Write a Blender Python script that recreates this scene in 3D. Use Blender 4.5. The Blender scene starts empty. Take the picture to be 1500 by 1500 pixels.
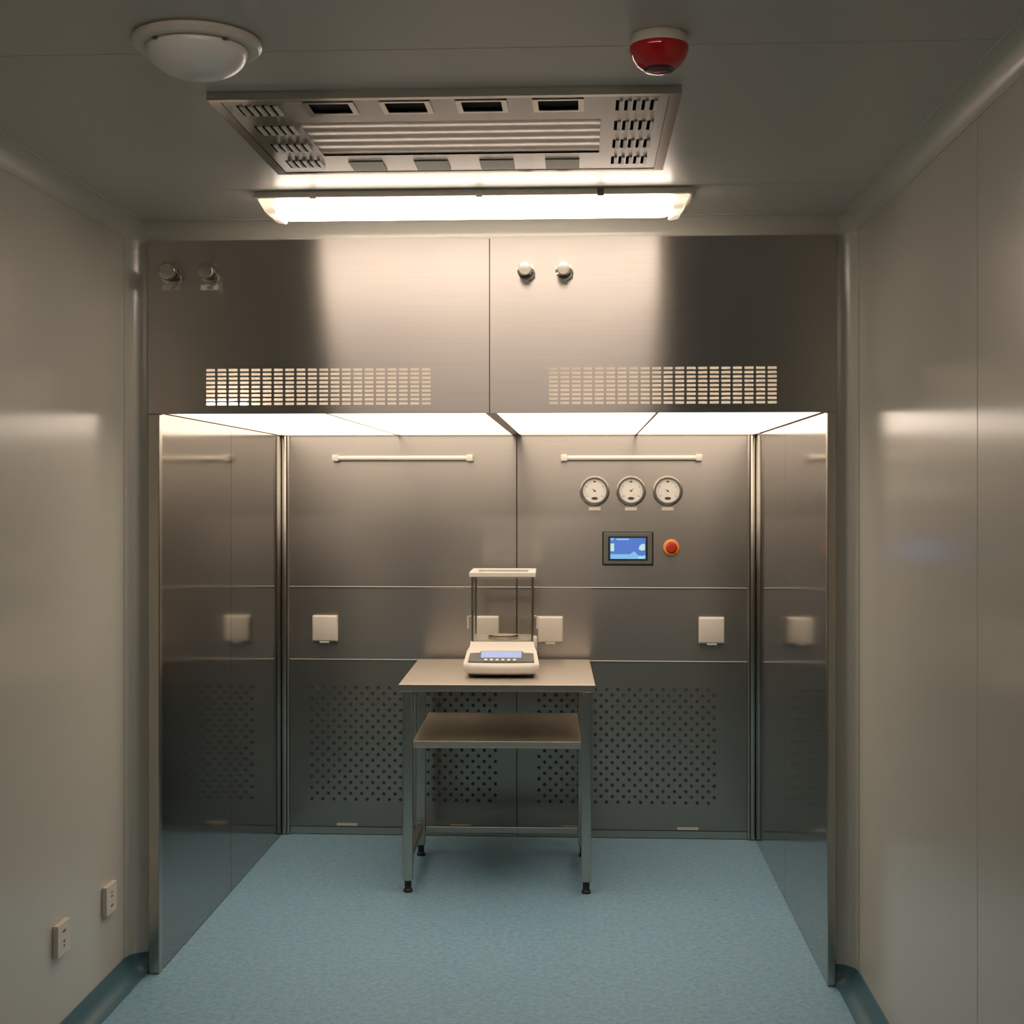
import bpy, bmesh, math, random
from mathutils import Vector, Matrix
random.seed(4)
C = bpy.context.scene.collection
PI = math.pi

# ------------------------------------------------------------------ camera
CAM_Z = 1.52
cd = bpy.data.cameras.new('camera')
cam = bpy.data.objects.new('camera', cd); C.objects.link(cam)
cam.location = (0, 0, CAM_Z)
cam.rotation_euler = (PI/2, 0, math.atan(103/2000))
cd.sensor_width = 36; cd.lens = 36*2000/1500
cd.shift_x = 0.0; cd.shift_y = -(750-720)/1500
cd.clip_start = 0.05
bpy.context.scene.camera = cam

# ------------------------------------------------------------------ world and exposure
w = bpy.data.worlds.new('world'); bpy.context.scene.world = w
w.use_nodes = True
w.node_tree.nodes['Background'].inputs[0].default_value = (0.5, 0.47, 0.4, 1)
w.node_tree.nodes['Background'].inputs[1].default_value = 0.02
vs = bpy.context.scene.view_settings
vs.view_transform = 'Standard'; vs.look = 'None'; vs.gamma = 1; vs.use_curve_mapping = False
vs.exposure = -0.12
LAMP = 13.8           # ceiling batten diffuser
BOOTH = 3.1          # backlit diffuser sheets in the booth
WARM = (1.0, 0.82, 0.665, 1)

# ------------------------------------------------------------------ geometry of the room (metres)
XL, XR, H, YB, YF = -1.43, 0.84, 2.37, 4.265, -3.4     # walls, ceiling, far wall, wall behind camera
FY = 4.235                                           # booth front plane
BL, BR, BM = -1.331, 0.753, -0.288                   # booth inner sides, middle joint
BY = 6.0                                             # booth rear plane
BZ = 1.765                                           # underside of the fascia

# ------------------------------------------------------------------ materials
def mat(name):
    m = bpy.data.materials.new(name); m.use_nodes = True
    nt = m.node_tree
    return m, nt, nt.nodes['Principled BSDF']
def plain(name, col, rough=0.5, metal=0.0, spec=0.5, coat=0.0, noise=0.0, scale=60):
    m, nt, b = mat(name)
    b.inputs['Base Color'].default_value = (*col, 1)
    b.inputs['Roughness'].default_value = rough
    b.inputs['Metallic'].default_value = metal
    b.inputs['Specular IOR Level'].default_value = spec
    b.inputs['Coat Weight'].default_value = coat
    b.inputs['Coat Roughness'].default_value = 0.08
    tc = nt.nodes.new('ShaderNodeTexCoord'); n = nt.nodes.new('ShaderNodeTexNoise')
    n.inputs['Scale'].default_value = scale; n.inputs['Detail'].default_value = 3
    nt.links.new(tc.outputs['Object'], n.inputs['Vector'])
    mx = nt.nodes.new('ShaderNodeMix'); mx.data_type = 'RGBA'
    a = 1-noise; bb = 1+noise
    mx.inputs[6].default_value = (*[c*a for c in col], 1); mx.inputs[7].default_value = (*[min(1, c*bb) for c in col], 1)
    nt.links.new(n.outputs['Fac'], mx.inputs[0]); nt.links.new(mx.outputs[2], b.inputs['Base Color'])
    return m
def steel(name, col, rough, aniso, tangent, grain, wave=0.0, smudge=0.025, wscale=1.2):
    """brushed steel: tangent = direction along which highlights spread, grain = noise scale per axis (small along the brushing)"""
    m, nt, b = mat(name)
    b.inputs['Metallic'].default_value = 1
    b.inputs['Anisotropic'].default_value = aniso
    g = nt.nodes.new('ShaderNodeNewGeometry')
    cx = nt.nodes.new('ShaderNodeCombineXYZ')
    for i in range(3): cx.inputs[i].default_value = tangent[i]
    if aniso > 0: nt.links.new(cx.outputs[0], b.inputs['Tangent'])
    mp = nt.nodes.new('ShaderNodeMapping'); mp.inputs['Scale'].default_value = grain
    nt.links.new(g.outputs['Position'], mp.inputs['Vector'])
    n = nt.nodes.new('ShaderNodeTexNoise'); n.inputs['Scale'].default_value = 1; n.inputs['Detail'].default_value = 4
    nt.links.new(mp.outputs[0], n.inputs['Vector'])
    n2 = nt.nodes.new('ShaderNodeTexNoise'); n2.inputs['Scale'].default_value = 1.8; n2.inputs['Detail'].default_value = 1
    nt.links.new(g.outputs['Position'], n2.inputs['Vector'])
    mx = nt.nodes.new('ShaderNodeMix'); mx.data_type = 'RGBA'
    mx.inputs[6].default_value = (*[c*0.9 for c in col], 1); mx.inputs[7].default_value = (*[min(1, c*1.08) for c in col], 1)
    nt.links.new(n.outputs['Fac'], mx.inputs[0]); nt.links.new(mx.outputs[2], b.inputs['Base Color'])
    mr = nt.nodes.new('ShaderNodeMapRange')
    mr.inputs[1].default_value = 0.0; mr.inputs[2].default_value = 1.0
    mr.inputs[3].default_value = rough-smudge*1.6; mr.inputs[4].default_value = rough+smudge*1.6
    nt.links.new(n2.outputs['Fac'], mr.inputs[0]); nt.links.new(mr.outputs[0], b.inputs['Roughness'])
    if wave:
        n3 = nt.nodes.new('ShaderNodeTexNoise'); n3.inputs['Scale'].default_value = wscale; n3.inputs['Detail'].default_value = 0
        nt.links.new(g.outputs['Position'], n3.inputs['Vector'])
        bp = nt.nodes.new('ShaderNodeBump'); bp.inputs['Distance'].default_value = wave; bp.inputs['Strength'].default_value = 1
        nt.links.new(n3.outputs['Fac'], bp.inputs['Height']); nt.links.new(bp.outputs[0], b.inputs['Normal'])
    return m
def emit(name, col, s, base=(0.8, 0.8, 0.8)):
    m, nt, b = mat(name)
    b.inputs['Base Color'].default_value = (*base, 1)
    b.inputs['Emission Color'].default_value = (*col[:3], 1)
    b.inputs['Emission Strength'].default_value = s
    b.inputs['Roughness'].default_value = 0.3
    return m
def glass(name, tint=(0.93, 0.96, 0.92), amount=1.0, rough=0.02):
    m = bpy.data.materials.new(name); m.use_nodes = True; nt = m.node_tree
    for n in list(nt.nodes): nt.nodes.remove(n)
    o = nt.nodes.new('ShaderNodeOutputMaterial'); t = nt.nodes.new('ShaderNodeBsdfTransparent'); gl = nt.nodes.new('ShaderNodeBsdfGlossy')
    t.inputs[0].default_value = (*tint, 1); gl.inputs['Roughness'].default_value = rough
    fr = nt.nodes.new('ShaderNodeFresnel'); fr.inputs[0].default_value = 1.45
    mu = nt.nodes.new('ShaderNodeMath'); mu.operation = 'MULTIPLY'; mu.inputs[1].default_value = amount
    mix = nt.nodes.new('ShaderNodeMixShader')
    nt.links.new(fr.outputs[0], mu.inputs[0]); nt.links.new(mu.outputs[0], mix.inputs[0])
    nt.links.new(t.outputs[0], mix.inputs[1]); nt.links.new(gl.outputs[0], mix.inputs[2]); nt.links.new(mix.outputs[0], o.inputs[0])
    return m

SC = (0.44, 0.41, 0.37)
M = {}
M['wall'] = plain('painted_panel', (0.525, 0.505, 0.44), 0.17, spec=0.55, noise=0.02, scale=3)
M['ceil'] = plain('painted_ceiling', (0.54, 0.51, 0.46), 0.36, spec=0.5, noise=0.02, scale=3)
M['cove'] = plain('cove_trim', (0.50, 0.49, 0.43), 0.25, spec=0.7, noise=0.02)
M['gap'] = plain('joint_dark', (0.16, 0.15, 0.12), 0.7, noise=0.05)  # dark backing colour that shows in the panel joints
M['fascia'] = steel('brushed_steel_fascia', (0.58, 0.54, 0.495), 0.39, 1.0, (0, 0, 1), (3, 3, 420), wave=0.002, smudge=0.035, wscale=1.6)
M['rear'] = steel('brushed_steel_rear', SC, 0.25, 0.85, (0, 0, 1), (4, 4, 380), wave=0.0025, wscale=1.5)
M['rear_low'] = steel('brushed_steel_low_shaded', (0.35, 0.335, 0.295), 0.26, 0.8, (0, 0, 1), (4, 4, 380), wave=0.002)  # darker copy of the rear steel; the dim reflection is in the colour
M['side'] = steel('polished_steel_side', (0.33, 0.31, 0.28), 0.10, 0.5, (0, 0, 1), (3, 5, 200), wave=0.004, smudge=0.03, wscale=1.3)
M['trim'] = steel('steel_trim', (0.48, 0.455, 0.40), 0.26, 0.0, (0, 0, 1), (200, 200, 4))
M['table'] = steel('table_steel', (0.62, 0.565, 0.50), 0.34, 0.5, (0, 1, 0), (3, 300, 3), smudge=0.02)
M['shelf'] = steel('shelf_steel_lit', (0.78, 0.69, 0.56), 0.36, 0.3, (0, 1, 0), (3, 300, 3), smudge=0.02)  # lighter than the table steel; light from the diffusers is in the colour
M['leg'] = steel('leg_steel', (0.47, 0.45, 0.40), 0.28, 0.0, (0, 0, 1), (200, 200, 3))
M['unit'] = steel('ceiling_unit_steel', (0.25, 0.235, 0.21), 0.20, 0.9, (0, 1, 0), (3, 300, 3), smudge=0.03)
M['ribs'] = steel('ribbed_lens_steel', (0.42, 0.39, 0.35), 0.38, 0.0, (0, 1, 0), (3, 300, 3), smudge=0.01)
M['vent'] = plain('vent_mesh', (0.20, 0.18, 0.155), 0.5, 0.3, noise=0.15, scale=400)
M['filter'] = plain('grey_filter_mat', (0.10, 0.10, 0.085), 0.9, noise=0.2)
M['chrome'] = plain('chrome', (0.62, 0.59, 0.53), 0.12, 1.0, noise=0.03)
M['dark'] = plain('dark_void', (0.012, 0.012, 0.010), 0.9, noise=0.2)
M['rubber'] = plain('black_rubber', (0.02, 0.018, 0.015), 0.6, noise=0.1)
M['white'] = plain('white_plastic', (0.66, 0.62, 0.54), 0.35, noise=0.02)
M['ivory'] = plain('ivory_plastic', (0.62, 0.575, 0.50), 0.35, noise=0.02)
M['opal'] = plain('opal_white', (0.86, 0.83, 0.78), 0.28, spec=0.6, noise=0.01)
M['label'] = plain('label_print', (0.62, 0.56, 0.47), 0.5, noise=0.15, scale=300)
M['grey'] = plain('grey_bezel', (0.10, 0.10, 0.085), 0.4, noise=0.05)
M['black'] = plain('black_bezel', (0.015, 0.02, 0.022), 0.3, noise=0.05)
M['inner'] = plain('plenum_cream', (0.85, 0.82, 0.76), 0.6, noise=0.05, scale=5)
M['blue'] = plain('blue_cove_vinyl', (0.060, 0.135, 0.165), 0.4, noise=0.12, scale=80)
M['lamp'] = emit('lamp_diffuser', (1.0, 0.83, 0.70), LAMP)
M['sheet'] = emit('booth_diffuser', WARM, BOOTH)
M['tube'] = emit('plenum_tube', WARM, 11)
M['clear'] = glass('clear_glass', (0.995, 0.998, 0.992), 0.4)
M['clearcap'] = plain('clear_end_plastic', (0.85, 0.82, 0.77), 0.15, noise=0.03)
M['gtube'] = plain('frosted_tube', (0.70, 0.65, 0.56), 0.15, noise=0.03)
M['red'] = plain('red_lens', (0.52, 0.010, 0.014), 0.06, spec=0.7, noise=0.05)
M['reddark'] = plain('red_lens_core', (0.07, 0.002, 0.003), 0.2, noise=0.2)
M['orange'] = plain('orange_plastic', (0.72, 0.22, 0.03), 0.35, noise=0.03)
M['redbtn'] = plain('red_button', (0.42, 0.025, 0.008), 0.3, noise=0.03)
M['ink'] = plain('printed_ink', (0.06, 0.05, 0.045), 0.6, noise=0.1)
M['face'] = plain('dial_face', (0.80, 0.77, 0.71), 0.4, noise=0.02)
M['lcd'] = emit('lcd_backlight', (0.42, 0.56, 0.95), 0.72, (0.1, 0.1, 0.12))
M['scr_blue'] = emit('screen_blue', (0.10, 0.23, 0.72), 0.85, (0.02, 0.02, 0.03))
M['scr_cyan'] = emit('screen_cyan', (0.25, 0.58, 0.90), 0.95, (0.02, 0.02, 0.03))
M['scr_white'] = emit('screen_white', (0.60, 0.86, 0.85), 0.95, (0.02, 0.02, 0.03))
M['clearcap'].node_tree.nodes['Principled BSDF'].inputs['Transmission Weight'].default_value = 0.5
# floor vinyl with fine flecks
def floor_mat():
    m, nt, b = mat('blue_vinyl_floor')
    g = nt.nodes.new('ShaderNodeNewGeometry')
    n = nt.nodes.new('ShaderNodeTexNoise'); n.inputs['Scale'].default_value = 55; n.inputs['Detail'].default_value = 4; n.inputs['Roughness'].default_value = 0.7
    v = nt.nodes.new('ShaderNodeTexVoronoi'); v.inputs['Scale'].default_value = 90
    n2 = nt.nodes.new('ShaderNodeTexNoise'); n2.inputs['Scale'].default_value = 1.5; n2.inputs['Detail'].default_value = 3
    for x in (n, v, n2): nt.links.new(g.outputs['Position'], x.inputs['Vector'])
    r = nt.nodes.new('ShaderNodeValToRGB')
    r.color_ramp.elements[0].position = 0.36; r.color_ramp.elements[0].color = (0.165, 0.315, 0.42, 1)
    r.color_ramp.elements[1].position = 0.66; r.color_ramp.elements[1].color = (0.245, 0.415, 0.525, 1)
    nt.links.new(n.outputs['Fac'], r.inputs[0])
    mx = nt.nodes.new('ShaderNodeMix'); mx.data_type = 'RGBA'; mx.blend_type = 'MULTIPLY'; mx.inputs[0].default_value = 0.16
    nt.links.new(r.outputs[0], mx.inputs[6]); nt.links.new(v.outputs['Color'], mx.inputs[7])
    nt.links.new(mx.outputs[2], b.inputs['Base Color'])
    mr = nt.nodes.new('ShaderNodeMapRange'); mr.inputs[3].default_value = 0.42; mr.inputs[4].default_value = 0.58
    nt.links.new(n2.outputs['Fac'], mr.inputs[0]); nt.links.new(mr.outputs[0], b.inputs['Roughness'])
    b.inputs['Specular IOR Level'].default_value = 0.4
    return m
M['floor'] = floor_mat()

# ------------------------------------------------------------------ helpers
def link(name, bm, m, parent=None, smooth=False, loc=None, rot=None):
    me = bpy.data.meshes.new(name)
    bmesh.ops.recalc_face_normals(bm, faces=bm.faces)
    bm.to_mesh(me); bm.free()
    if smooth:
        for p in me.polygons: p.use_smooth = True
        me.set_sharp_from_angle(angle=math.radians(38))
    o = bpy.data.objects.new(name, me); C.objects.link(o)
    me.materials.append(m)
    if parent: o.parent = parent
    if loc: o.location = loc
    if rot: o.rotation_euler = rot
    return o
def tag(o, label=None, cat=None, group=None, kind=None):
    if label: o['label'] = label
    if cat: o['category'] = cat
    if group: o['group'] = group
    if kind: o['kind'] = kind
    return o
def empty(name, loc, rz=0):
    o = bpy.data.objects.new(name, None); C.objects.link(o)
    o.empty_display_size = 0.05; o.location = loc; o.rotation_euler = (0, 0, rz)
    return o
def copy_tree(o, parent=None):
    c = o.copy(); C.objects.link(c); c.parent = parent
    for ch in list(o.children): copy_tree(ch, c)
    return c
def box(bm, x0, x1, y0, y1, z0, z1, bev=0.0, seg=2):
    r = bmesh.ops.create_cube(bm, size=1)
    vsx = r['verts']
    bmesh.ops.scale(bm, vec=(abs(x1-x0), abs(y1-y0), abs(z1-z0)), verts=vsx)
    bmesh.ops.translate(bm, vec=((x0+x1)/2, (y0+y1)/2, (z0+z1)/2), verts=vsx)
    if bev:
        es = list({e for v in vsx for e in v.link_edges})
        bmesh.ops.bevel(bm, geom=es, offset=bev, segments=seg, affect='EDGES', profile=0.5)
    return bm
def bx(*a, **k): return box(bmesh.new(), *a, **k)
def lathe(bm, prof, axis='z', seg=40, at=(0, 0, 0)):
    """prof = [(radius, height)]; axis z = up, y = towards -y (out of a wall that faces the camera)"""
    rings = []
    for r, h in prof:
        ring = []
        for i in range(seg):
            a = 2*PI*i/seg
            if axis == 'z': p = (r*math.cos(a), r*math.sin(a), h)
            else: p = (r*math.cos(a), -h, r*math.sin(a))
            ring.append(p)
        if r < 1e-6: rings.append([bm.verts.new(Vector(ring[0])+Vector(at))])
        else: rings.append([bm.verts.new(Vector(p)+Vector(at)) for p in ring])
    for a, b in zip(rings, rings[1:]):
        if len(a) == 1 and len(b) == 1: continue
        for i in range(seg):
            j = (i+1) % seg
            if len(a) == 1: bm.faces.new((a[0], b[i], b[j]))
            elif len(b) == 1: bm.faces.new((a[i], a[j], b[0]))
            else: bm.faces.new((a[i], a[j], b[j], b[i]))
    return bm
def tube(bm, pts, r, seg=10):
    pts = [Vector(p) for p in pts]; rings = []
    for i, p in enumerate(pts):
        d = (pts[min(i+1, len(pts)-1)]-pts[max(i-1, 0)]).normalized()
        up = Vector((0, 0, 1)) if abs(d.z) < 0.9 else Vector((1, 0, 0))
        a = d.cross(up).normalized(); b = d.cross(a)
        rings.append([bm.verts.new(p+r*(math.cos(2*PI*k/seg)*a+math.sin(2*PI*k/seg)*b)) for k in range(seg)])
    for a, b in zip(rings, rings[1:]):
        for k in range(seg): bm.faces.new((a[k], a[(k+1) % seg], b[(k+1) % seg], b[k]))
    bm.faces.new(rings[0]); bm.faces.new(rings[-1][::-1])
    return bm
def sweep(bm, path, prof):
    """path = [(x, y, nx, ny)] plan points with inward normal; prof = [(n, z)]"""
    rows = [[bm.verts.new((x+nx*n, y+ny*n, z)) for n, z in prof] for x, y, nx, ny in path]
    for a, b in zip(rows, rows[1:]):
        for i in range(len(prof)-1): bm.faces.new((a[i], a[i+1], b[i+1], b[i]))
    return bm
def prism(bm, poly, x0, x1):
    """poly = [(y, z)] extruded along x"""
    a = [bm.verts.new((x0, y, z)) for y, z in poly]; b = [bm.verts.new((x1, y, z)) for y, z in poly]
    n = len(poly)
    for i in range(n): bm.faces.new((a[i], a[(i+1) % n], b[(i+1) % n], b[i]))
    bm.faces.new(a[::-1]); bm.faces.new(b)
    return bm
def struct(name, bm, m, parent=None, smooth=False, label=None):
    o = link(name, bm, m, parent, smooth)
    if not parent: o['kind'] = 'structure'
    if label: o['label'] = label
    return o

# ------------------------------------------------------------------ the setting
struct('floor', bx(XL-0.1, XR+0.1, YF-0.1, BY+0.12, -0.08, 0), M['floor'], label='speckled pale blue vinyl floor running into the booth')
G = 0.0015
wl = struct('wall_left', bx(XL-0.10, XL-0.004, YF-0.1, YB+0.1, -0.08, H+0.1), M['gap'], label='cream painted panel wall on the left with two sockets')
for y0, y1 in ((YF, -1.8), (-1.8, -0.6), (-0.6, 0.6), (0.6, 1.8), (1.8, 2.953), (2.953, YB)):
    link('panel', bx(XL-0.004, XL, y0+G, y1-G, 0, H, bev=0.001, seg=1), M['wall'], wl)
wr = struct('wall_right', bx(XR+0.004, XR+0.10, YF-0.1, YB+0.1, -0.08, H+0.1), M['gap'], label='cream painted panel wall on the right with a vertical joint')
for y0, y1 in ((YF, -1.8), (-1.8, -0.6), (-0.6, 0.6), (0.6, 1.8), (1.8, 2.953), (2.953, YB)):
    link('panel', bx(XR, XR+0.004, y0+G, y1-G, 0, H, bev=0.001, seg=1), M['wall'], wr)
ce = struct('ceiling', bx(XL-0.1, XR+0.1, YF-0.1, YB+0.1, H+0.004, H+0.1), M['gap'], label='grey cream ceiling of wide painted panels with fine joints')
for y0, y1 in ((YF, -2.2), (-2.2, -1.0), (-1.0, 0.2), (0.2, 1.42), (1.42, 2.611), (2.611, 3.80), (3.80, YB)):
    link('panel', bx(XL, XR, y0+0.001, y1-0.001, H, H+0.004, bev=0.0007, seg=1), M['ceil'], ce)
bm = bmesh.new()
box(bm, XL-0.1, BL-0.036, YB, YB+0.06, -0.08, H+0.1)
box(bm, BR+0.026, XR+0.1, YB, YB+0.06, -0.08, H+0.1)
box(bm, BL-0.036, BR+0.026, YB, YB+0.06, 2.312, H+0.1)
struct('wall_back', bm, M['wall'], label='narrow painted strips of wall framing the steel booth')
struct('wall_front', bx(XL-0.1, XR+0.1, YF-0.1, YF, -0.08, H+0.1), M['wall'])

def cove_prof(r, n=10, lip=0.006, t=0.0025):
    """concave quarter between a wall (n = 0) and a ceiling (d = 0): returns (n, d) pairs from wall to ceiling"""
    p = [(0, r+lip), (t, r+lip)]
    for i in range(n+1):
        a = PI/2*i/n
        p.append((r-(r-t)*math.cos(a), r-(r-t)*math.sin(a)))
    p += [(r+lip, t), (r+lip, 0)]
    return p
R1, R2 = 0.050, 0.066
cp = cove_prof(R1)
struct('trim_1', sweep(bmesh.new(), [(XL, YF, 1, 0), (XL, YB, 1, 0)], [(n, H-d) for n, d in cp]), M['cove'], smooth=True, label='concave cove strip between left wall and ceiling')
struct('trim_2', sweep(bmesh.new(), [(XR, YF, -1, 0), (XR, YB, -1, 0)], [(n, H-d) for n, d in cp]), M['cove'], smooth=True, label='concave cove strip between right wall and ceiling')
struct('trim_3', sweep(bmesh.new(), [(XL, YB, 0, -1), (XR, YB, 0, -1)], [(n, H-d) for n, d in cp]), M['cove'], smooth=True, label='concave cove strip above the steel booth')
def vcove(name, x, s, label):
    cpv = cove_prof(R2, lip=0.004)
    bm = bmesh.new()
    lo = [bm.verts.new((x+s*n, YB-d, 0.03)) for n, d in cpv]; hi = [bm.verts.new((x+s*n, YB-d, H-0.055)) for n, d in cpv]
    for i in range(len(lo)-1): bm.faces.new((lo[i], lo[i+1], hi[i+1], hi[i]))
    # small ball corner that closes the top of the strip
    c = Vector((x+s*0.055, YB-0.055, H-0.055)); N = 6; g = []
    for i in range(N+1):
        row = []
        for j in range(N+1):
            a = PI/2*i/N; b = PI/2*j/N
            d = Vector((-s*math.cos(a)*math.cos(b), math.sin(a)*math.cos(b), math.sin(b)))
            row.append(bm.verts.new(c+d*0.055))
        g.append(row)
    for i in range(N):
        for j in range(N): bm.faces.new((g[i][j], g[i+1][j], g[i+1][j+1], g[i][j+1]))
    bmesh.ops.remove_doubles(bm, verts=bm.verts, dist=1e-5)
    struct(name, bm, M['cove'], smooth=True, label=label)
vcove('trim_4', XL, 1, 'vertical cove strip in the corner left of the booth')
vcove('trim_5', XR, -1, 'vertical cove strip in the corner right of the booth')
def baseboard(name, x, s, xe, label):
    path = [(x, YF, s, 0)]
    rc = 0.064
    for i in range(9):
        a = PI/2*i/8
        path.append((x+s*(rc-rc*math.cos(a)), YB-rc+rc*math.sin(a), s*math.cos(a), -math.sin(a)))
    path.append((xe, YB, 0, -1))
    h = 0.062; n = 9
    prof = [(0, h+0.001), (0.004, h)] + [(0.004+(0.056)*(1-math.cos(PI/2*i/n)), 0.001+(h-0.001)*(1-math.sin(PI/2*i/n))) for i in range(1, n+1)]
    struct(name, sweep(bmesh.new(), path, prof), M['blue'], smooth=True, label=label)
baseboard('baseboard_left', XL, 1, BL-0.036, 'dark blue coved vinyl skirting along the left wall')
baseboard('baseboard_right', XR, -1, BR+0.026, 'dark blue coved vinyl skirting along the right wall')

# ------------------------------------------------------------------ the steel weighing booth
booth = tag(empty('weighing_booth', ((BL+BR)/2, 5.1, 0)), 'large brushed stainless steel walk-in weighing booth filling the end of the room', 'booth')
ox, oy = (BL+BR)/2, 5.1
def bp(name, bm, m, parent=booth, smooth=False, label=None):
    """booth part: built in world coordinates, moved to the booth's origin"""
    if parent is booth: bmesh.ops.translate(bm, vec=(-ox, -oy, 0), verts=bm.verts)
    else:
        bmesh.ops.translate(bm, vec=(-ox, -oy, 0), verts=bm.verts)
    o = link(name, bm, m, parent, smooth)
    if label: o['label'] = label
    return o
def grille_panel(bm, x0, x1, z0, z1, gx0, gx1, gz0, gz1, nc, nr, sw, sh, y, t):
    """sheet with nc x nr rectangular slots"""
    pw = (gx1-gx0-sw)/(nc-1); ph = (gz1-gz0-sh)/(nr-1)
    B = lambda a, b, c, d: box(bm, a, b, y, y+t, c, d)
    B(x0, gx0, z0, z1); B(gx1, x1, z0, z1); B(gx0, gx1, z0, gz0); B(gx0, gx1, gz1, z1)
    for i in range(nc):
        xa = gx0+i*pw
        if i < nc-1: B(xa+sw, xa+pw, gz0, gz1)
        for j in range(nr-1):
            za = gz0+j*ph
            B(xa, xa+sw, za+sh, za+ph)
FT = 2.309
fx = []
for (x0, x1, ga, gb) in ((BL-0.034, BM-0.0015, -1.180, -0.472), (BM+0.0015, BR+0.024, -0.103, 0.597)):
    bm = bmesh.new()
    grille_panel(bm, x0, x1, BZ, FT, ga, gb, 1.791, 1.905, 20, 9, 0.0275, 0.0078, FY, 0.002)
    box(bm, x0, x1, FY+0.002, FY+0.028, BZ, BZ+0.002)          # return lip at the bottom
    fx.append(bp('fascia_panel', bm, M['fascia']))
# side stiles of the fascia and hidden box around the plenum
bp('plenum_casing', box(box(box(box(bmesh.new(), BL-0.034, BR+0.024, FY+0.003, BY+0.05, FT-0.02, FT), BL-0.034, BL-0.03, FY+0.003, BY+0.05, BZ, FT), BR+0.02, BR+0.024, FY+0.003, BY+0.05, BZ, FT), BL-0.034, BR+0.024, BY+0.046, BY+0.05, BZ, FT), M['inner'])
bp('filter_housing', prism(bmesh.new(), [(4.52, 1.80), (4.72, FT-0.02), (4.74, FT-0.02), (4.54, 1.80)], BL-0.02, BR+0.01), M['inner'])
bp('plenum_tray', bx(BL-0.03, BR+0.02, FY+0.004, BY+0.04, 1.782, 1.786), M['inner'])
for a, b in ((BL+0.02, BM-0.06), (BM+0.06, BR-0.04)):
    bp('inner_lamp_tube', tube(bmesh.new(), [(a, 4.30, 1.955), (b, 4.30, 1.955)], 0.009), M['tube'], label='lit tube inside the booth head')
bp('inner_lamp_tube', tube(bmesh.new(), [(-1.245, 4.46, 1.812), (-1.11, 4.46, 1.806)], 0.012), M['tube'], label='lit tube inside the booth head')
bp('joint_backing', bx(BM-0.012, BM+0.012, FY+0.0022, FY+0.0036, BZ+0.003, FT-0.002), M['dark'])  # dark strip added to keep the plenum glow out of the joint
# underside: frames and four glowing diffuser sheets
SZ = 1.772
MX = [BL+0.005, -0.812, BM-0.016, BM+0.016, 0.235, BR-0.005]
for a, b in ((MX[0]+0.006, MX[1]-0.005), (MX[1]+0.005, MX[2]-0.004), (MX[3]+0.004, MX[4]-0.005), (MX[4]+0.005, MX[5]-0.006)):
    bp('diffuser_sheet', bx(a, b, FY+0.032, BY-0.012, SZ, SZ+0.004), M['sheet'], label='glowing cream diffuser sheet')
for x, wd in ((MX[0]-0.0005, 0.006), (MX[1], 0.0045), (BM, 0.018), (MX[4], 0.0045), (MX[5]+0.0005, 0.006)):
    bp('sheet_frame', bx(x-wd, x+wd, FY+0.03, BY-0.004, SZ-0.005, SZ+0.003), M['trim'])
for y0, y1 in ((FY+0.029, FY+0.036), (BY-0.014, BY-0.002)):
    bp('sheet_frame', bx(BL+0.001, BR-0.001, y0, y1, SZ-0.0055, SZ+0.003), M['trim'])
# side walls: two tall sheets each and a front edge post
for s, x0 in ((-1, BL), (1, BR)):
    for y0, y1 in ((FY+0.030, 5.117), (5.120, BY)):
        bp('side_panel', bx(x0, x0+s*0.002, y0, y1, 0.004, BZ+0.008), M['side'])
    bp('side_core', bx(x0+s*0.003, x0+s*0.022, FY+0.03, BY, 0.004, BZ+0.008), M['gap'])
    e = 0.034 if s < 0 else 0.024
    bp('edge_post', bx(x0+s*e, x0-s*0.002, FY, FY+0.030, 0.002, BZ-0.001, bev=0.003), M['trim'])
    bp('floor_shoe', bx(x0+s*(e-0.003), x0, FY+0.002, FY+0.028, 0.0, 0.012), M['grey'])
    # rear corner post, rounded
    bm = bmesh.new(); box(bm, x0-s*0.002, x0-s*0.020, BY-0.012, BY, 0.004, BZ, bev=0.002)
    tube(bm, [(x0-s*0.028, BY-0.006, 0.004), (x0-s*0.028, BY-0.006, BZ)], 0.008, 12)
    bp('corner_post', bm, M['trim'], smooth=True)
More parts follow.
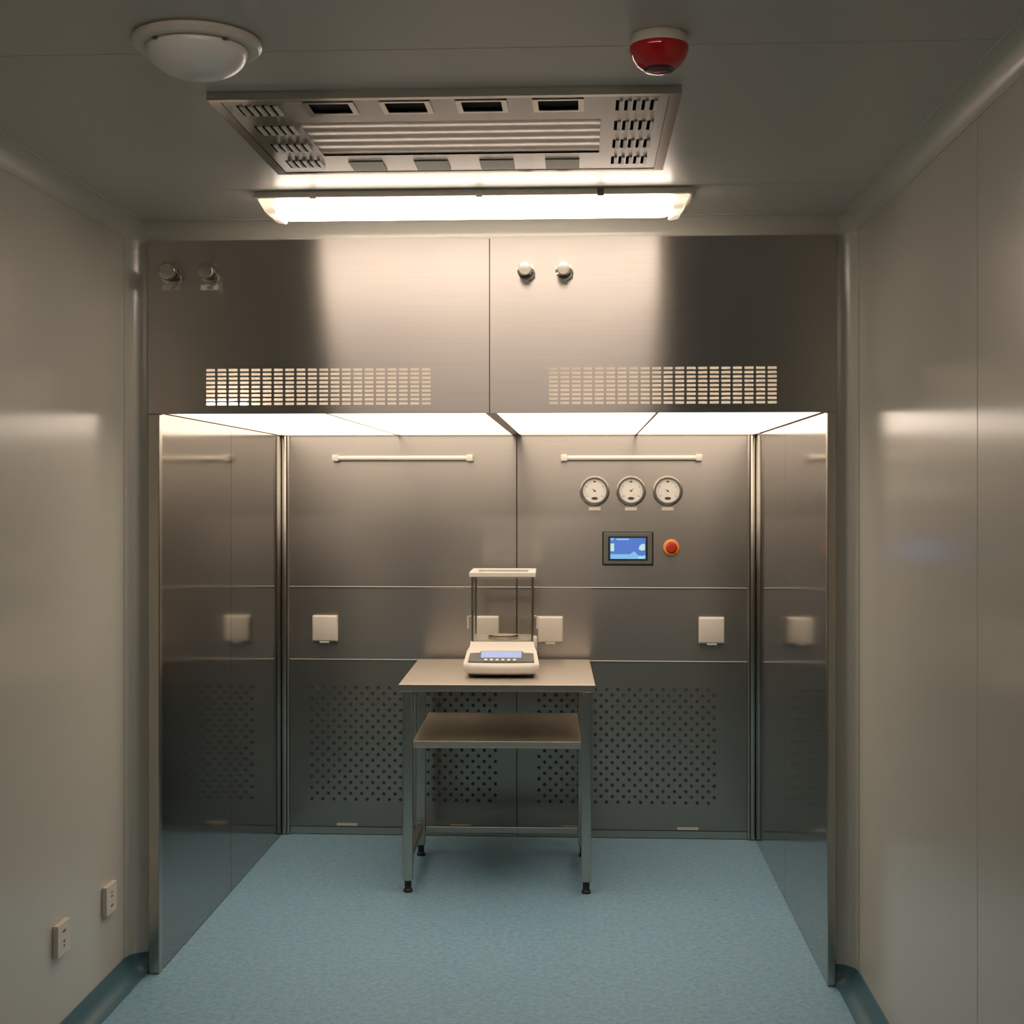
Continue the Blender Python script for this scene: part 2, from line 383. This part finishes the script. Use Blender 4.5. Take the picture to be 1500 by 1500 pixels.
# rear wall
YP = BY
for (x0, x1) in ((BL+0.034, BM-0.002), (BM+0.002, BR-0.034)):
    bp('rear_panel', bx(x0, x1, YP, YP+0.003, 1.100, BZ+0.005, bev=0.001, seg=1), M['rear'])
    bp('rear_panel', bx(x0, x1, YP, YP+0.003, 0.779, 1.094, bev=0.001, seg=1), M['rear'])
    bp('joint_strip', bx(x0, x1, YP-0.0035, YP+0.002, 1.092, 1.1005, bev=0.0015), M['trim'])
    bp('joint_strip', bx(x0, x1, YP-0.0030, YP+0.002, 0.772, 0.779, bev=0.0015), M['trim'])
    bp('skirt', bx(x0, x1, YP+0.003, YP+0.006, 0.003, 0.034), M['trim'])
bp('rear_core', bx(BL-0.02, BR+0.02, YP+0.0062, YP+0.03, 0.003, BZ), M['filter'])
def perforated(bm, x0, x1, z0, z1, px0, pz0, nc, nr, p, h, r, y, depth=0.005):
    """flat sheet with a staggered field of round holes (nc columns, nr rows)"""
    def quad(a, b, c, d):
        if b-a > 1e-6 and d-c > 1e-6:
            bm.faces.new([bm.verts.new(q) for q in ((a, y, c), (b, y, c), (b, y, d), (a, y, d))])
    fx1 = px0+nc*p+p/2; fz1 = pz0+nr*h
    quad(x0, px0, z0, z1); quad(fx1, x1, z0, z1); quad(px0, fx1, z0, pz0); quad(px0, fx1, fz1, z1)
    seg = 12
    for j in range(nr):
        za = pz0+j*h; off = p/2 if j % 2 else 0
        if off: quad(px0, px0+off, za, za+h)
        else: quad(fx1-p/2, fx1, za, za+h)
        for i in range(nc):
            xa = px0+off+i*p; cx, cz = xa+p/2, za+h/2
            inn, out, bak = [], [], []
            for k in range(seg):
                a = 2*PI*(k+0.5)/seg; ca, sa = math.cos(a), math.sin(a)
                inn.append(bm.verts.new((cx+r*ca, y, cz+r*sa))); bak.append(bm.verts.new((cx+r*ca, y+depth, cz+r*sa)))
                t = min((p/2)/abs(ca), (h/2)/abs(sa))
                out.append(bm.verts.new((cx+t*ca, y, cz+t*sa)))
            for k in range(seg):
                l = (k+1) % seg
                bm.faces.new((inn[k], inn[l], out[l], out[k])); bm.faces.new((inn[k], inn[l], bak[l], bak[k]))
            # fill the four corners of the cell
            for sx, sz in ((1, 1), (-1, 1), (-1, -1), (1, -1)):
                c = (cx+sx*p/2, cz+sz*h/2)
                best = sorted(range(seg), key=lambda k: (out[k].co.x-c[0])**2+(out[k].co.z-c[1])**2)
                a1 = next(k for k in best if abs(abs(out[k].co.x-cx)-p/2) < 1e-6 and (out[k].co.x-cx)*sx > 0 and (out[k].co.z-cz)*sz > 0) if any(abs(abs(out[k].co.x-cx)-p/2) < 1e-6 and (out[k].co.x-cx)*sx > 0 and (out[k].co.z-cz)*sz > 0 for k in best) else None
                a2 = next((k for k in best if abs(abs(out[k].co.z-cz)-h/2) < 1e-6 and (out[k].co.x-cx)*sx > 0 and (out[k].co.z-cz)*sz > 0), None)
                if a1 is None or a2 is None: continue
                bm.faces.new((out[a1], out[a2], bm.verts.new((c[0], y, c[1]))))
    return bm
P_, H_ = 0.0494, 0.02465
for (x0, x1, px0, pz0) in ((BL+0.034, BM-0.002, -1.222, 0.146), (BM+0.002, BR-0.034, -0.215, 0.146)):
    nc = 17 if x0 < BM else 16
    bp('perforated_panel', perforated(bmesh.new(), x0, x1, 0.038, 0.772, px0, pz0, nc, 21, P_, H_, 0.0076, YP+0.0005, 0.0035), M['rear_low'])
for x in (-1.04, -0.535, -0.046, 0.46):
    bp('label_strip', bx(x-0.046, x+0.046, YP-0.0015, YP+0.0005, 0.041, 0.052), M['label'])

# ------------------------------------------------------------------ fittings on the fascia
def port(x, r, label, lab):
    o = tag(empty('test_port', (x, FY+0.0008, 2.205)), label, 'test port', 'capped test ports on the booth fascia')
    link('flange', lathe(bmesh.new(), [(0, 0), (r*1.25, 0), (r*1.25, 0.003), (r*0.9, 0.004)], 'y', 28), M['chrome'], o, True)
    link('neck', lathe(bmesh.new(), [(r*0.78, 0.003), (r*0.78, 0.036), (r*0.9, 0.038)], 'y', 28), M['chrome'], o, True)
    link('cap', lathe(bmesh.new(), [(r*0.98, 0.036), (r*1.02, 0.040), (r*1.02, 0.052), (r*0.93, 0.056), (0, 0.057)], 'y', 28), M['trim'], o, True)
    pts = [(r*0.9, -0.034, 0.004)] + [(r*(0.95+0.42*math.sin(PI*t/7)), -0.034+0.030*t/7, 0.004-r*1.55*t/7) for t in range(1, 8)] + [(r*0.3, -0.004, -r*1.75)]
    link('chain', tube(bmesh.new(), pts, 0.0028, 6), M['chrome'], o, True)
    link('lug', bx(r*0.1, r*0.55, -0.008, -0.0005, -r*2.0, -r*1.55, bev=0.001), M['chrome'], o)
    if lab:
        link('name_label', bx(-0.028, 0.028, -0.0015, 0, -0.052, -0.035), M['label'], o)
    return o
port(-1.292, 0.027, 'capped round steel test port at the fascia\'s far left corner, above a small label', True)
port(-1.170, 0.024, 'capped round steel test port above a clean label, nearer the fascia\'s middle joint', True)
port(-0.176, 0.0205, 'capped round steel test port nearest the middle joint, on the right fascia panel', False)
port(-0.058, 0.0205, 'capped round steel test port in the bright glare, right of its twin', False)

# ------------------------------------------------------------------ fittings on the rear wall
YW = BY-0.001
def socket(x, label):
    o = tag(empty('covered_socket', (x, YW, 0.915)), label, 'socket', 'covered sockets in a row on the booth rear wall')
    link('base_plate', bx(-0.056, 0.056, -0.012, 0, -0.058, 0.058, bev=0.004), M['ivory'], o)
    link('flap_cover', bx(-0.054, 0.054, -0.030, -0.013, -0.055, 0.056, bev=0.007, seg=3), M['ivory'], o, True)
    link('finger_tab', bx(-0.022, 0.022, -0.027, -0.016, -0.064, -0.054, bev=0.003), M['ivory'], o)
    return o
socket(-1.137, 'white flap-covered socket at the left end of the booth rear wall')
socket(-0.422, 'white flap-covered socket seen through the balance\'s glass draught shield')
socket(-0.140, 'white flap-covered socket just right of the balance\'s glass draught shield')
socket(0.563, 'white flap-covered socket at the right, below the orange stop button')
def tube_light(xa, xb, label):
    L = xb-xa
    o = tag(empty('wall_tube_lamp', ((xa+xb)/2, YW, 1.667)), label, 'tube lamp', 'slim tube lamps on the booth rear wall')
    link('tube', tube(bmesh.new(), [(-L/2+0.02, -0.022, 0), (L/2-0.02, -0.022, 0)], 0.0105, 14), M['gtube'], o, True)
    link('batten', bx(-L/2+0.015, L/2-0.015, -0.010, 0, -0.006, 0.006), M['trim'], o)
    for s in (-1, 1):
        link('end_cap', bx(s*(L/2-0.028), s*L/2, -0.038, 0, -0.014, 0.015, bev=0.004), M['white'], o, True)
    return o
tube_light(-1.103, -0.480, 'slim unlit tube lamp high on the rear wall, left half')
tube_light(-0.094, 0.522, 'slim unlit tube lamp above the three round gauges')
def gauge(x, ang, ang2, label):
    o = tag(empty('pressure_gauge', (x, YW, 1.523)), label, 'gauge', 'round pressure gauges in a row')
    link('bezel', lathe(bmesh.new(), [(0.066, 0), (0.066, 0.004), (0.061, 0.016), (0.056, 0.018), (0.053, 0.012)], 'y', 48), M['chrome'], o, True)
    link('inner_ring', lathe(bmesh.new(), [(0.0605, 0.0165), (0.058, 0.0195), (0.0535, 0.0195), (0.051, 0.011)], 'y', 48), M['grey'], o, True)
    link('dial_face', lathe(bmesh.new(), [(0.0535, 0.0108), (0, 0.0110)], 'y', 48), M['face'], o)
    bm = bmesh.new()
    for i in range(21):
        a = math.radians(215-i*12.5); big = i % 5 == 0
        c, s = math.cos(a), math.sin(a); r0, r1 = (0.036 if big else 0.040), 0.0455
        wdt = 0.0010 if big else 0.0005
        q = [(r0*c-wdt*s, r0*s+wdt*c), (r1*c-wdt*s, r1*s+wdt*c), (r1*c+wdt*s, r1*s-wdt*c), (r0*c+wdt*s, r0*s-wdt*c)]
        bm.faces.new([bm.verts.new((u, -0.0113, v)) for u, v in q])
    box(bm, -0.0055, 0.0055, -0.0114, -0.0110, 0.037, 0.043)
    link('scale_marks', bm, M['ink'], o)
    bm = lathe(bmesh.new(), [(0.0055, 0.0111), (0.0055, 0.0116), (0, 0.0117)], 'y', 20)
    for v in bm.verts: v.co.x *= 2.6; v.co.z = v.co.z*1.15-0.033
    link('dial_badge', bm, M['ink'], o)
    bm = bmesh.new()
    for a, l in ((ang, 0.018), (ang2, 0.010)):
        a = math.radians(a); c, s = math.cos(a), math.sin(a)
        bm.faces.new([bm.verts.new((u, -0.0125, v)) for u, v in ((-0.002*s, 0.002*c), (l*c, l*s), (0.002*s, -0.002*c))])
    lathe(bm, [(0.004, 0.0125), (0, 0.0135)], 'y', 14)
    link('needle', bm, M['ink'], o)
    link('glass_cover', lathe(bmesh.new(), [(0.0525, 0.0150), (0, 0.0155)], 'y', 48), M['clear'], o)
    link('name_label', bx(-0.026, 0.026, -0.002, 0, -0.086, -0.071, bev=0.0005, seg=1), M['label'], o)
    return o
gauge(0.054, 140, -30, 'round white-faced pressure gauge, leftmost of three above the touch screen')
gauge(0.213, 45, 150, 'round white-faced pressure gauge in the middle of the three')
gauge(0.373, 148, -32, 'round white-faced pressure gauge above the orange stop button')
tp = tag(empty('touch_panel', (0.199, YW, 1.271)), 'grey framed touch screen glowing blue beneath the gauges', 'touch screen')
bm = bmesh.new(); W2, H2 = 0.112, 0.0745
box(bm, -W2, W2, -0.006, 0, -H2, H2, bev=0.003)
link('outer_gasket', bm, M['black'], tp)
link('frame', bx(-W2+0.006, W2-0.006, -0.012, -0.005, -H2+0.006, H2-0.006, bev=0.003), M['grey'], tp)
link('black_border', bx(-0.086, 0.086, -0.0132, -0.0118, -0.053, 0.053, bev=0.0004, seg=1), M['black'], tp)
sc = link('screen', bx(-0.077, 0.077, -0.0140, -0.0130, -0.046, 0.046), M['scr_blue'], tp)
yy = -0.0145
def patch(pts, m):
    bm = bmesh.new(); a = [bm.verts.new((u, yy, v)) for u, v in pts]; b = [bm.verts.new((u, yy+0.0006, v)) for u, v in pts]
    n = len(pts); bm.faces.new(a); bm.faces.new(b[::-1])
    for i in range(n): bm.faces.new((a[i], a[(i+1) % n], b[(i+1) % n], b[i]))
    link('screen_area', bm, m, sc)
patch([(-0.050, 0.036), (0.004, 0.036), (0.004, 0.044), (-0.050, 0.044)], M['scr_cyan'])
patch([(-0.075, 0.036), (-0.062, 0.036), (-0.062, 0.045), (-0.075, 0.045)], M['scr_cyan'])
patch([(-0.076, -0.012), (-0.060, -0.012), (-0.060, 0.022), (-0.076, 0.022)], M['scr_white'])
patch([(-0.076, -0.045), (0.076, -0.045), (0.076, -0.034), (0.045, -0.030), (0.028, -0.012), (0.018, -0.018), (0.010, -0.025), (-0.076, -0.025)], M['scr_cyan'])
patch([(0.047, -0.003), (0.050, 0.010), (0.060, 0.020), (0.074, 0.020), (0.074, -0.006), (0.060, -0.010)], M['scr_white'])
patch([(0.046, -0.044), (0.046, -0.036), (0.075, -0.030), (0.075, -0.044)], M['scr_white'])
es = tag(empty('stop_button', (0.389, YW, 1.275)), 'orange ringed emergency stop button with red centre beside the touch screen', 'button')
link('collar', lathe(bmesh.new(), [(0.036, 0), (0.037, 0.004), (0.034, 0.012), (0.024, 0.014)], 'y', 40), M['orange'], es, True)
link('push_head', lathe(bmesh.new(), [(0.021, 0.012), (0.0215, 0.030), (0.017, 0.035), (0, 0.036)], 'y', 36), M['redbtn'], es, True)

# ------------------------------------------------------------------ wall outlets on the left wall
def outlet(y, z, flip, label):
    o = tag(empty('wall_outlet', (XL+0.0005, y, z)), label, 'outlet', 'white outlets low on the left wall')
    link('plate', bx(0, 0.016, -0.044, 0.044, -0.044, 0.044, bev=0.002), M['ivory'], o)
    for zz, ww in ((0.020*flip, 0.010), (-0.008*flip, 0.006), (-0.020*flip, 0.004)):
        link('slot', bx(0.0155, 0.0166, -ww, ww, zz-0.003, zz+0.003), M['grey'], o)
    return o
outlet(3.663, 0.300, 1, 'white square outlet on the left wall, nearer the camera')
outlet(4.042, 0.295, -1, 'white square outlet on the left wall, nearer the booth')

# ------------------------------------------------------------------ ceiling fittings
# steel purifier panel
UX, UY, UZ = -0.295, 3.2085, 2.352
un = tag(empty('ceiling_purifier', (UX, UY, H)), 'rectangular brushed steel ceiling unit with slots and a ribbed centre', 'ceiling unit')
hw, hd = 0.503, 0.342
zf = UZ-H
def ub(name, bm, m, smooth=False, parent=un): return link(name, bm, m, parent, smooth)
# rim: sloped flange from the ceiling
bm = bmesh.new()
o4 = [(-hw, -hd), (hw, -hd), (hw, hd), (-hw, hd)]; i4 = [(-hw+0.024, -hd+0.017), (hw-0.024, -hd+0.017), (hw-0.024, hd-0.017), (-hw+0.024, hd-0.017)]
va = [bm.verts.new((x, y, 0)) for x, y in o4]; vb = [bm.verts.new((x, y, zf)) for x, y in o4]; vc = [bm.verts.new((x, y, zf)) for x, y in i4]
for a, b in ((va, vb), (vb, vc)):
    for i in range(4): bm.faces.new((a[i], a[(i+1) % 4], b[(i+1) % 4], b[i]))
ub('rim', bm, M['chrome'])
# face plate with rectangular openings made as a cell grid
def cut_plate(bm, x0, x1, y0, y1, z, t, holes):
    xs = sorted({x0, x1, *[h[0] for h in holes], *[h[1] for h in holes]}); ys = sorted({y0, y1, *[h[2] for h in holes], *[h[3] for h in holes]})
    V = {}
    def v(x, y, zz):
        k = (round(x, 6), round(y, 6), zz)
        if k not in V: V[k] = bm.verts.new((x, y, zz))
        return V[k]
    def inside(x, y): return x0 < x < x1 and y0 < y < y1 and not any(h[0] < x < h[1] and h[2] < y < h[3] for h in holes)
    nx, ny = len(xs)-1, len(ys)-1
    S = [[inside((xs[i]+xs[i+1])/2, (ys[j]+ys[j+1])/2) for j in range(ny)] for i in range(nx)]
    s = lambda i, j: 0 <= i < nx and 0 <= j < ny and S[i][j]
    for i in range(nx):
        for j in range(ny):
            if not S[i][j]: continue
            a, b, c, d = xs[i], xs[i+1], ys[j], ys[j+1]
            bm.faces.new((v(a, c, z), v(b, c, z), v(b, d, z), v(a, d, z)))
            for ok, p, q in ((s(i-1, j), (a, c), (a, d)), (s(i+1, j), (b, c), (b, d)), (s(i, j-1), (a, c), (b, c)), (s(i, j+1), (a, d), (b, d))):
                if not ok: bm.faces.new((v(*p, z), v(*q, z), v(*q, z+t), v(*p, z+t)))
    return bm
ports = [(-0.590+i*0.1645-UX+0.0, 2.902-UY) for i in range(4)]
holes = []
for px_, py_ in ports: holes.append((px_, px_+0.088, py_, py_+0.078))
slots = []
for sx in (-0.748, 0.072):
    for r in range(4):
        for k in range(5):
            xa = sx-UX+k*0.0185; ya = 2.914-UY+r*0.1625
            slots.append((xa, xa+0.0092, ya, ya+0.078))
cx0, cx1, cy0, cy1 = -0.640-UX, 0.041-UX, 3.056-UY, 3.362-UY
bm = cut_plate(bmesh.new(), -hw+0.0245, hw-0.0245, -hd+0.0175, hd-0.0175, zf+0.001, 0.003, holes+slots+[(cx0, cx1, cy0, cy1)])
ub('face_plate', bm, M['unit'])
ub('cavity', box(bmesh.new(), -hw+0.04, hw-0.04, -hd+0.02, hd-0.02, -0.006, -0.0005), M['dark'])
# steel louvre tongues in the slots, coloured white to paint in the lamp light
bm = bmesh.new()
for a, b, c, d in slots:
    box(bm, b-0.002, b+0.0058, c+0.001, d-0.003, zf-0.0022, zf+0.001)
tag(ub('louvre_tongues', bm, M['white']), kind='stuff')
for px_, py_ in ports:
    bm = cut_plate(bmesh.new(), px_-0.010, px_+0.100, py_-0.008, py_+0.088, zf-0.0015, 0.0015, [(px_+0.002, px_+0.088, py_+0.002, py_+0.076)])
    ub('port_frame', bm, M['chrome'])
    ub('dark_port', bx(px_+0.001, px_+0.089, py_+0.001, py_+0.084, -0.010, -0.0065), M['dark'])
for i in range(4):
    x = -0.590-UX+i*0.1655
    ub('vent_screen', bx(x, x+0.086, 3.420-UY, 3.518-UY, zf-0.0012, zf+0.0005), M['vent'])
# ribbed centre: long waves running left to right
bm = bmesh.new(); N = 84; rows = []
for j in range(N+1):
    y = cy0+(cy1-cy0)*j/N
    z = zf+0.0035+0.0008*math.cos(2*PI*j/N*5)
    rows.append([bm.verts.new((cx0+(cx1-cx0)*i/2, y, z)) for i in range(3)])
for a, b in zip(rows, rows[1:]):
    for i in range(2): bm.faces.new((a[i], a[i+1], b[i+1], b[i]))
ub('ribbed_lens', bm, M['ribs'], True)
for x, y in ((-0.31-UX, -hd+0.012), (-0.72-UX, hd-0.010), (0.13-UX, hd-0.010)):
    ub('screw', lathe(bmesh.new(), [(0.004, 0), (0.004, -0.002), (0, -0.0025)], 'z', 12, (x, y, zf*0.75)), M['grey'])

# waterproof batten lamp
bl = tag(empty('batten_lamp', (-0.309, 3.905, H)), 'long glowing white sealed batten lamp on the ceiling before the booth', 'ceiling lamp')
link('base_tray', bx(-0.619, 0.619, -0.085, 0.085, -0.020, 0, bev=0.004), M['white'], bl)
def trough(bm, x0, x1, w0, w1, z0, z1, ins, n=10):
    """round-bottomed cover between x0 and x1; the two ends slope in by ins"""
    prof = []
    for i in range(n+1):
        a = PI*i/n
        sx = abs(math.cos(a))**0.55*(1 if math.cos(a) > 0 else -1); sz = abs(math.sin(a))**0.55
        prof.append((-sx, sz))
    K = 8; st = []
    for k in range(K+1):
        t = PI/2*k/K; st.append((x0+ins[0]*(1-math.cos(t)), math.sin(t)))
    for k in range(K, -1, -1):
        t = PI/2*k/K; st.append((x1-ins[1]*(1-math.cos(t)), math.sin(t)))
    rows = []
    for x, s in st:
        s = max(s, 0.02)
        rows.append([bm.verts.new((x, u*(w0*(0.5+0.5*s)), z0+(z1-z0)*v*(0.45+0.55*s))) for u, v in prof])
    for a, b in zip(rows, rows[1:]):
        for i in range(n): bm.faces.new((a[i], a[i+1], b[i+1], b[i]))
    bm.faces.new(rows[0]); bm.faces.new(rows[-1][::-1])
    bmesh.ops.remove_doubles(bm, verts=bm.verts, dist=1e-6)
    return bm
link('diffuser', trough(bmesh.new(), -0.568, 0.566, 0.067, 0.067, -0.020, -0.064, (0.03, 0.03)), M['lamp'], bl, True)
for s in (-1, 1):
    bm = bmesh.new()
    q = [(0.612, 0.079, -0.0195), (0.556, 0.079, -0.0195), (0.556, 0.070, -0.0665), (0.588, 0.070, -0.060)]
    a = [bm.verts.new((s*x, -y, z)) for x, y, z in q]; b = [bm.verts.new((s*x, y, z)) for x, y, z in q]
    for i in range(4): bm.faces.new((a[i], a[(i+1) % 4], b[(i+1) % 4], b[i]))
    bm.faces.new(a[::-1]); bm.faces.new(b)
    bmesh.ops.bevel(bm, geom=list(bm.edges), offset=0.003, segments=2, affect='EDGES')
    link('end_cap', bm, M['clearcap'], bl, True)
for x in (-0.45, 0.02, 0.36):
    link('clip', bx(x-0.009, x+0.009, -0.0885, -0.080, -0.024, -0.004, bev=0.001), M['grey'] if x > 0.3 else M['white'], bl)

b2 = copy_tree(bl); b2.location = (-0.309, 1.43, H)       # its twin, above the picture, seen in the fascia's sheen
b2['label'] = 'second glowing sealed batten lamp overhead nearer the viewer, above the picture'
for o in (bl, b2): o['group'] = 'sealed batten lamps on the ceiling'

# round opal ceiling lamp
dl = tag(empty('dome_lamp', (-0.723, 2.535, H)), 'unlit white opal dome lamp with round flange on the ceiling', 'ceiling lamp')
link('flange', lathe(bmesh.new(), [(0.110, 0), (0.119, -0.004), (0.120, -0.012), (0.114, -0.019), (0.104, -0.021), (0.096, -0.018), (0.092, -0.016)], 'z', 64), M['white'], dl, True)
dp = [(0.093, -0.014), (0.0935, -0.020)] + [(0.0935*math.cos(a)**0.9, -0.020-0.052*math.sin(a)) for a in [PI/2*i/14 for i in range(1, 14)]] + [(0, -0.072)]
link('dome', lathe(bmesh.new(), dp, 'z', 64), M['opal'], dl, True)
for a in (-2.2, -0.75, 0.8, 2.4):
    link('clip', bx(0.097*math.cos(a)-0.005, 0.097*math.cos(a)+0.005, 0.097*math.sin(a)-0.003, 0.097*math.sin(a)+0.003, -0.0235, -0.018, bev=0.001), M['grey'], dl)

# red alarm beacon
rb = tag(empty('alarm_beacon', (0.143, 2.56, H)), 'small red domed alarm beacon on a white ceiling base', 'alarm light')
link('base_ring', lathe(bmesh.new(), [(0.050, 0), (0.054, -0.004), (0.0555, -0.016), (0.055, -0.020)], 'z', 48), M['white'], rb, True)
lp = [(0.0545, -0.018), (0.0555, -0.022), (0.0545, -0.030), (0.049, -0.043), (0.040, -0.055), (0.028, -0.063), (0.014, -0.0665), (0, -0.067)]
link('lens', lathe(bmesh.new(), lp, 'z', 48), M['red'], rb, True)
link('lens_core', lathe(bmesh.new(), [(0.030, -0.0622), (0.026, -0.0655), (0.018, -0.0668), (0.013, -0.0672)], 'z', 32), M['reddark'], rb, True)

# ------------------------------------------------------------------ steel table
TR = math.radians(1.35)
tb = tag(empty('steel_table', (-0.332, 5.54, 0), TR), 'brushed steel work table with lower shelf standing in the booth', 'table')
TW, TD = 0.3725, 0.392
bm = bmesh.new(); box(bm, -TW, TW, -TD, TD, 0.764, 0.790, bev=0.002)
link('table_top', bm, M['table'], tb)
LX, YA, YB2 = 0.338, -0.372, 0.150
for sx in (-1, 1):
    for y in (YA, YB2):
        lg = link('leg', bx(sx*LX-0.019, sx*LX+0.019, y-0.019, y+0.019, 0.045, 0.764, bev=0.003), M['leg'], tb)
        ft = lathe(bmesh.new(), [(0, 0), (0.017, 0), (0.018, 0.008), (0.013, 0.014), (0.013, 0.040), (0.016, 0.042), (0.016, 0.047), (0, 0.047)], 'z', 20, (sx*LX, y, 0))
        link('foot', ft, M['rubber'], lg, True)
link('shelf', bx(-LX+0.0195, LX-0.0195, -0.385, 0.285, 0.549, 0.575, bev=0.002), M['shelf'], tb)
link('rear_rail', bx(-LX+0.0195, LX-0.0195, YB2-0.012, YB2+0.012, 0.096, 0.122, bev=0.002), M['leg'], tb)
for sx in (-1, 1):
    link('side_rail', bx(sx*LX-0.012, sx*LX+0.012, YA+0.0195, YB2-0.0195, 0.110, 0.138, bev=0.002), M['leg'], tb)

# ------------------------------------------------------------------ balance with draught shield
ba = tag(empty('precision_balance', (-0.318, 5.335, 0.7902), TR), 'white electronic balance with blue display and glass draught shield on the table', 'balance')
D = 0.44
def body_mesh():
    bm = bmesh.new()
    prof = [(0.012, 0.014, 0.138), (0.0, 0.022, 0.143), (-0.004, 0.036, 0.147), (0.0, 0.050, 0.149), (0.006, 0.056, 0.148), (0.078, 0.096, 0.138), (0.092, 0.101, 0.134), (0.120, 0.108, 0.130), (0.150, 0.125, 0.128), (D-0.01, 0.125, 0.128), (D, 0.118, 0.128), (D, 0.014, 0.130)]
    nx = 20; rows = []
    for y, z, hwid in prof:
        row = []
        for i in range(nx+1):
            u = -1+2*i/nx
            bow = -0.018*(1-u*u)*max(0, 1-y/0.09) + 0.012*max(0, abs(u)-0.85)/0.15*(1-y/D)
            row.append(bm.verts.new((u*hwid, y+bow, z)))
        rows.append(row)
    for a, b in zip(rows, rows[1:]+rows[:1]):
        for i in range(nx): bm.faces.new((a[i], a[i+1], b[i+1], b[i]))
    bm.faces.new([r[0] for r in rows]); bm.faces.new([r[-1] for r in rows][::-1])
    return bm
link('housing', body_mesh(), M['ivory'], ba, True)
link('underside', bx(-0.128, 0.128, 0.012, D-0.01, 0.006, 0.018, bev=0.003), M['rubber'], ba)
for sx in (-1, 1):
    for y in (0.04, D-0.05):
        link('foot', lathe(bmesh.new(), [(0, 0), (0.015, 0), (0.015, 0.007), (0, 0.007)], 'z', 18, (sx*0.10, y, 0)), M['rubber'], ba)
# sloping control panel
sl = lambda t: (0.010+t*0.064, 0.0582+t*0.0356)       # along the slope, y and z
def slope_patch(name, pts, m, lift, parent):
    bm = bmesh.new(); nrm = Vector((0, -0.486, 0.874))
    a = []; b = []
    for x, t in pts:
        y, z = sl(t); bow = -0.018*(1-(x/0.14)**2)*max(0, 1-y/0.09)
        p = Vector((x, y+bow*0.95, z))
        a.append(bm.verts.new(p+nrm*lift)); b.append(bm.verts.new(p+nrm*(lift-0.004)))
    n = len(pts)
    bm.faces.new(a); bm.faces.new(b[::-1])
    for i in range(n): bm.faces.new((a[i], a[(i+1) % n], b[(i+1) % n], b[i]))
    bmesh.ops.triangulate(bm, faces=[f for f in bm.faces if len(f.verts) > 4])
    return link(name, bm, m, parent)
low = [(-0.130+0.260*i/12, 0.02) for i in range(13)]
cpn = slope_patch('control_panel', low+[(0.126, 0.78), (0.088, 0.82), (0.082, 0.98), (-0.080, 0.98), (-0.086, 0.82), (-0.124, 0.78)], M['grey'], 0.0055, ba)
slope_patch('display', [(-0.080, 0.34), (0.080, 0.34), (0.080, 0.90), (-0.080, 0.90)], M['lcd'], 0.0085, ba)
for i in range(6):
    x = -0.060+i*0.0225
    slope_patch('button', [(x-0.006, 0.10), (x+0.006, 0.10), (x+0.006, 0.24), (x-0.006, 0.24)], M['white'], 0.0080, ba)
# weighing chamber
Z0 = 0.125; SX = 0.128; Y0, Y1 = 0.158, 0.430; ZT = 0.385
pn = link('weighing_pan', lathe(bmesh.new(), [(0, Z0+0.012), (0.045, Z0+0.012), (0.050, Z0+0.014), (0.050, Z0+0.017), (0, Z0+0.0165)], 'z', 40, (0, 0.26, 0)), M['table'], ba, True)
link('pan_ring', lathe(bmesh.new(), [(0.062, Z0), (0.064, Z0+0.013), (0.060, Z0+0.013), (0.058, Z0)], 'z', 40, (0, 0.26, 0)), M['chrome'], ba, True)
link('chamber_floor', bx(-SX+0.004, SX-0.004, Y0, Y1, Z0-0.001, Z0+0.003), M['table'], ba)
for sx in (-1, 1):
    for y in (Y0, Y1):
        yy0 = y if y == Y0 else y-0.012
        link('shield_post', bx(sx*(SX-0.003), sx*(SX-0.011), yy0, yy0+0.012, Z0, ZT, bev=0.0015), M['leg'], ba)
for nm, a in (('front_pane', (-SX+0.012, SX-0.012, Y0+0.003, Y0+0.006)), ('rear_pane', (-SX+0.012, SX-0.012, Y1-0.007, Y1-0.004)), ('side_pane', (-SX, -SX+0.003, Y0+0.014, Y1-0.014)), ('side_pane', (SX-0.003, SX, Y0+0.014, Y1-0.014))):
    link(nm, bx(*a, Z0+0.003, ZT-0.001), M['clear'], ba)
bm = cut_plate(bmesh.new(), -SX-0.006, SX+0.006, Y0-0.008, Y1+0.006, ZT+0.020, -0.0001, [(-SX+0.026, SX-0.026, Y0+0.03, Y1-0.03)])
bm.free(); bm = bmesh.new()
for a in ((-SX-0.006, SX+0.006, Y0-0.008, Y0+0.03), (-SX-0.006, SX+0.006, Y1-0.03, Y1+0.006), (-SX-0.006, -SX+0.026, Y0+0.0301, Y1-0.0301), (SX-0.026, SX+0.006, Y0+0.0301, Y1-0.0301)):
    box(bm, *a, ZT, ZT+0.020, bev=0.003)
link('shield_top', bm, M['ivory'], ba)
link('top_pane', bx(-SX+0.0255, SX-0.0255, Y0+0.029, Y1-0.029, ZT+0.012, ZT+0.015), M['clear'], ba)
for sx in (-1, 1):
    bm = tube(bmesh.new(), [(sx*(SX+0.001), Y0+0.03, 0.225), (sx*(SX+0.012), Y0+0.03, 0.225), (sx*(SX+0.012), Y0+0.03, 0.175)], 0.0042, 8)
    link('door_handle', bm, M['ivory'], ba, True)
link('levelling_lever', bx(SX-0.004, SX+0.012, Y0-0.004, Y0+0.030, 0.098, 0.146, bev=0.004), M['ivory'], ba, True)
for y, z in ((0.13, 0.080), (0.05, 0.045)):
    kb = lathe(bmesh.new(), [(0.007, 0), (0.007, 0.010), (0, 0.011)], 'z', 14)
    link('side_knob', kb, M['rubber'], ba, True, loc=(0.136, y, z), rot=(0, PI/2, 0))
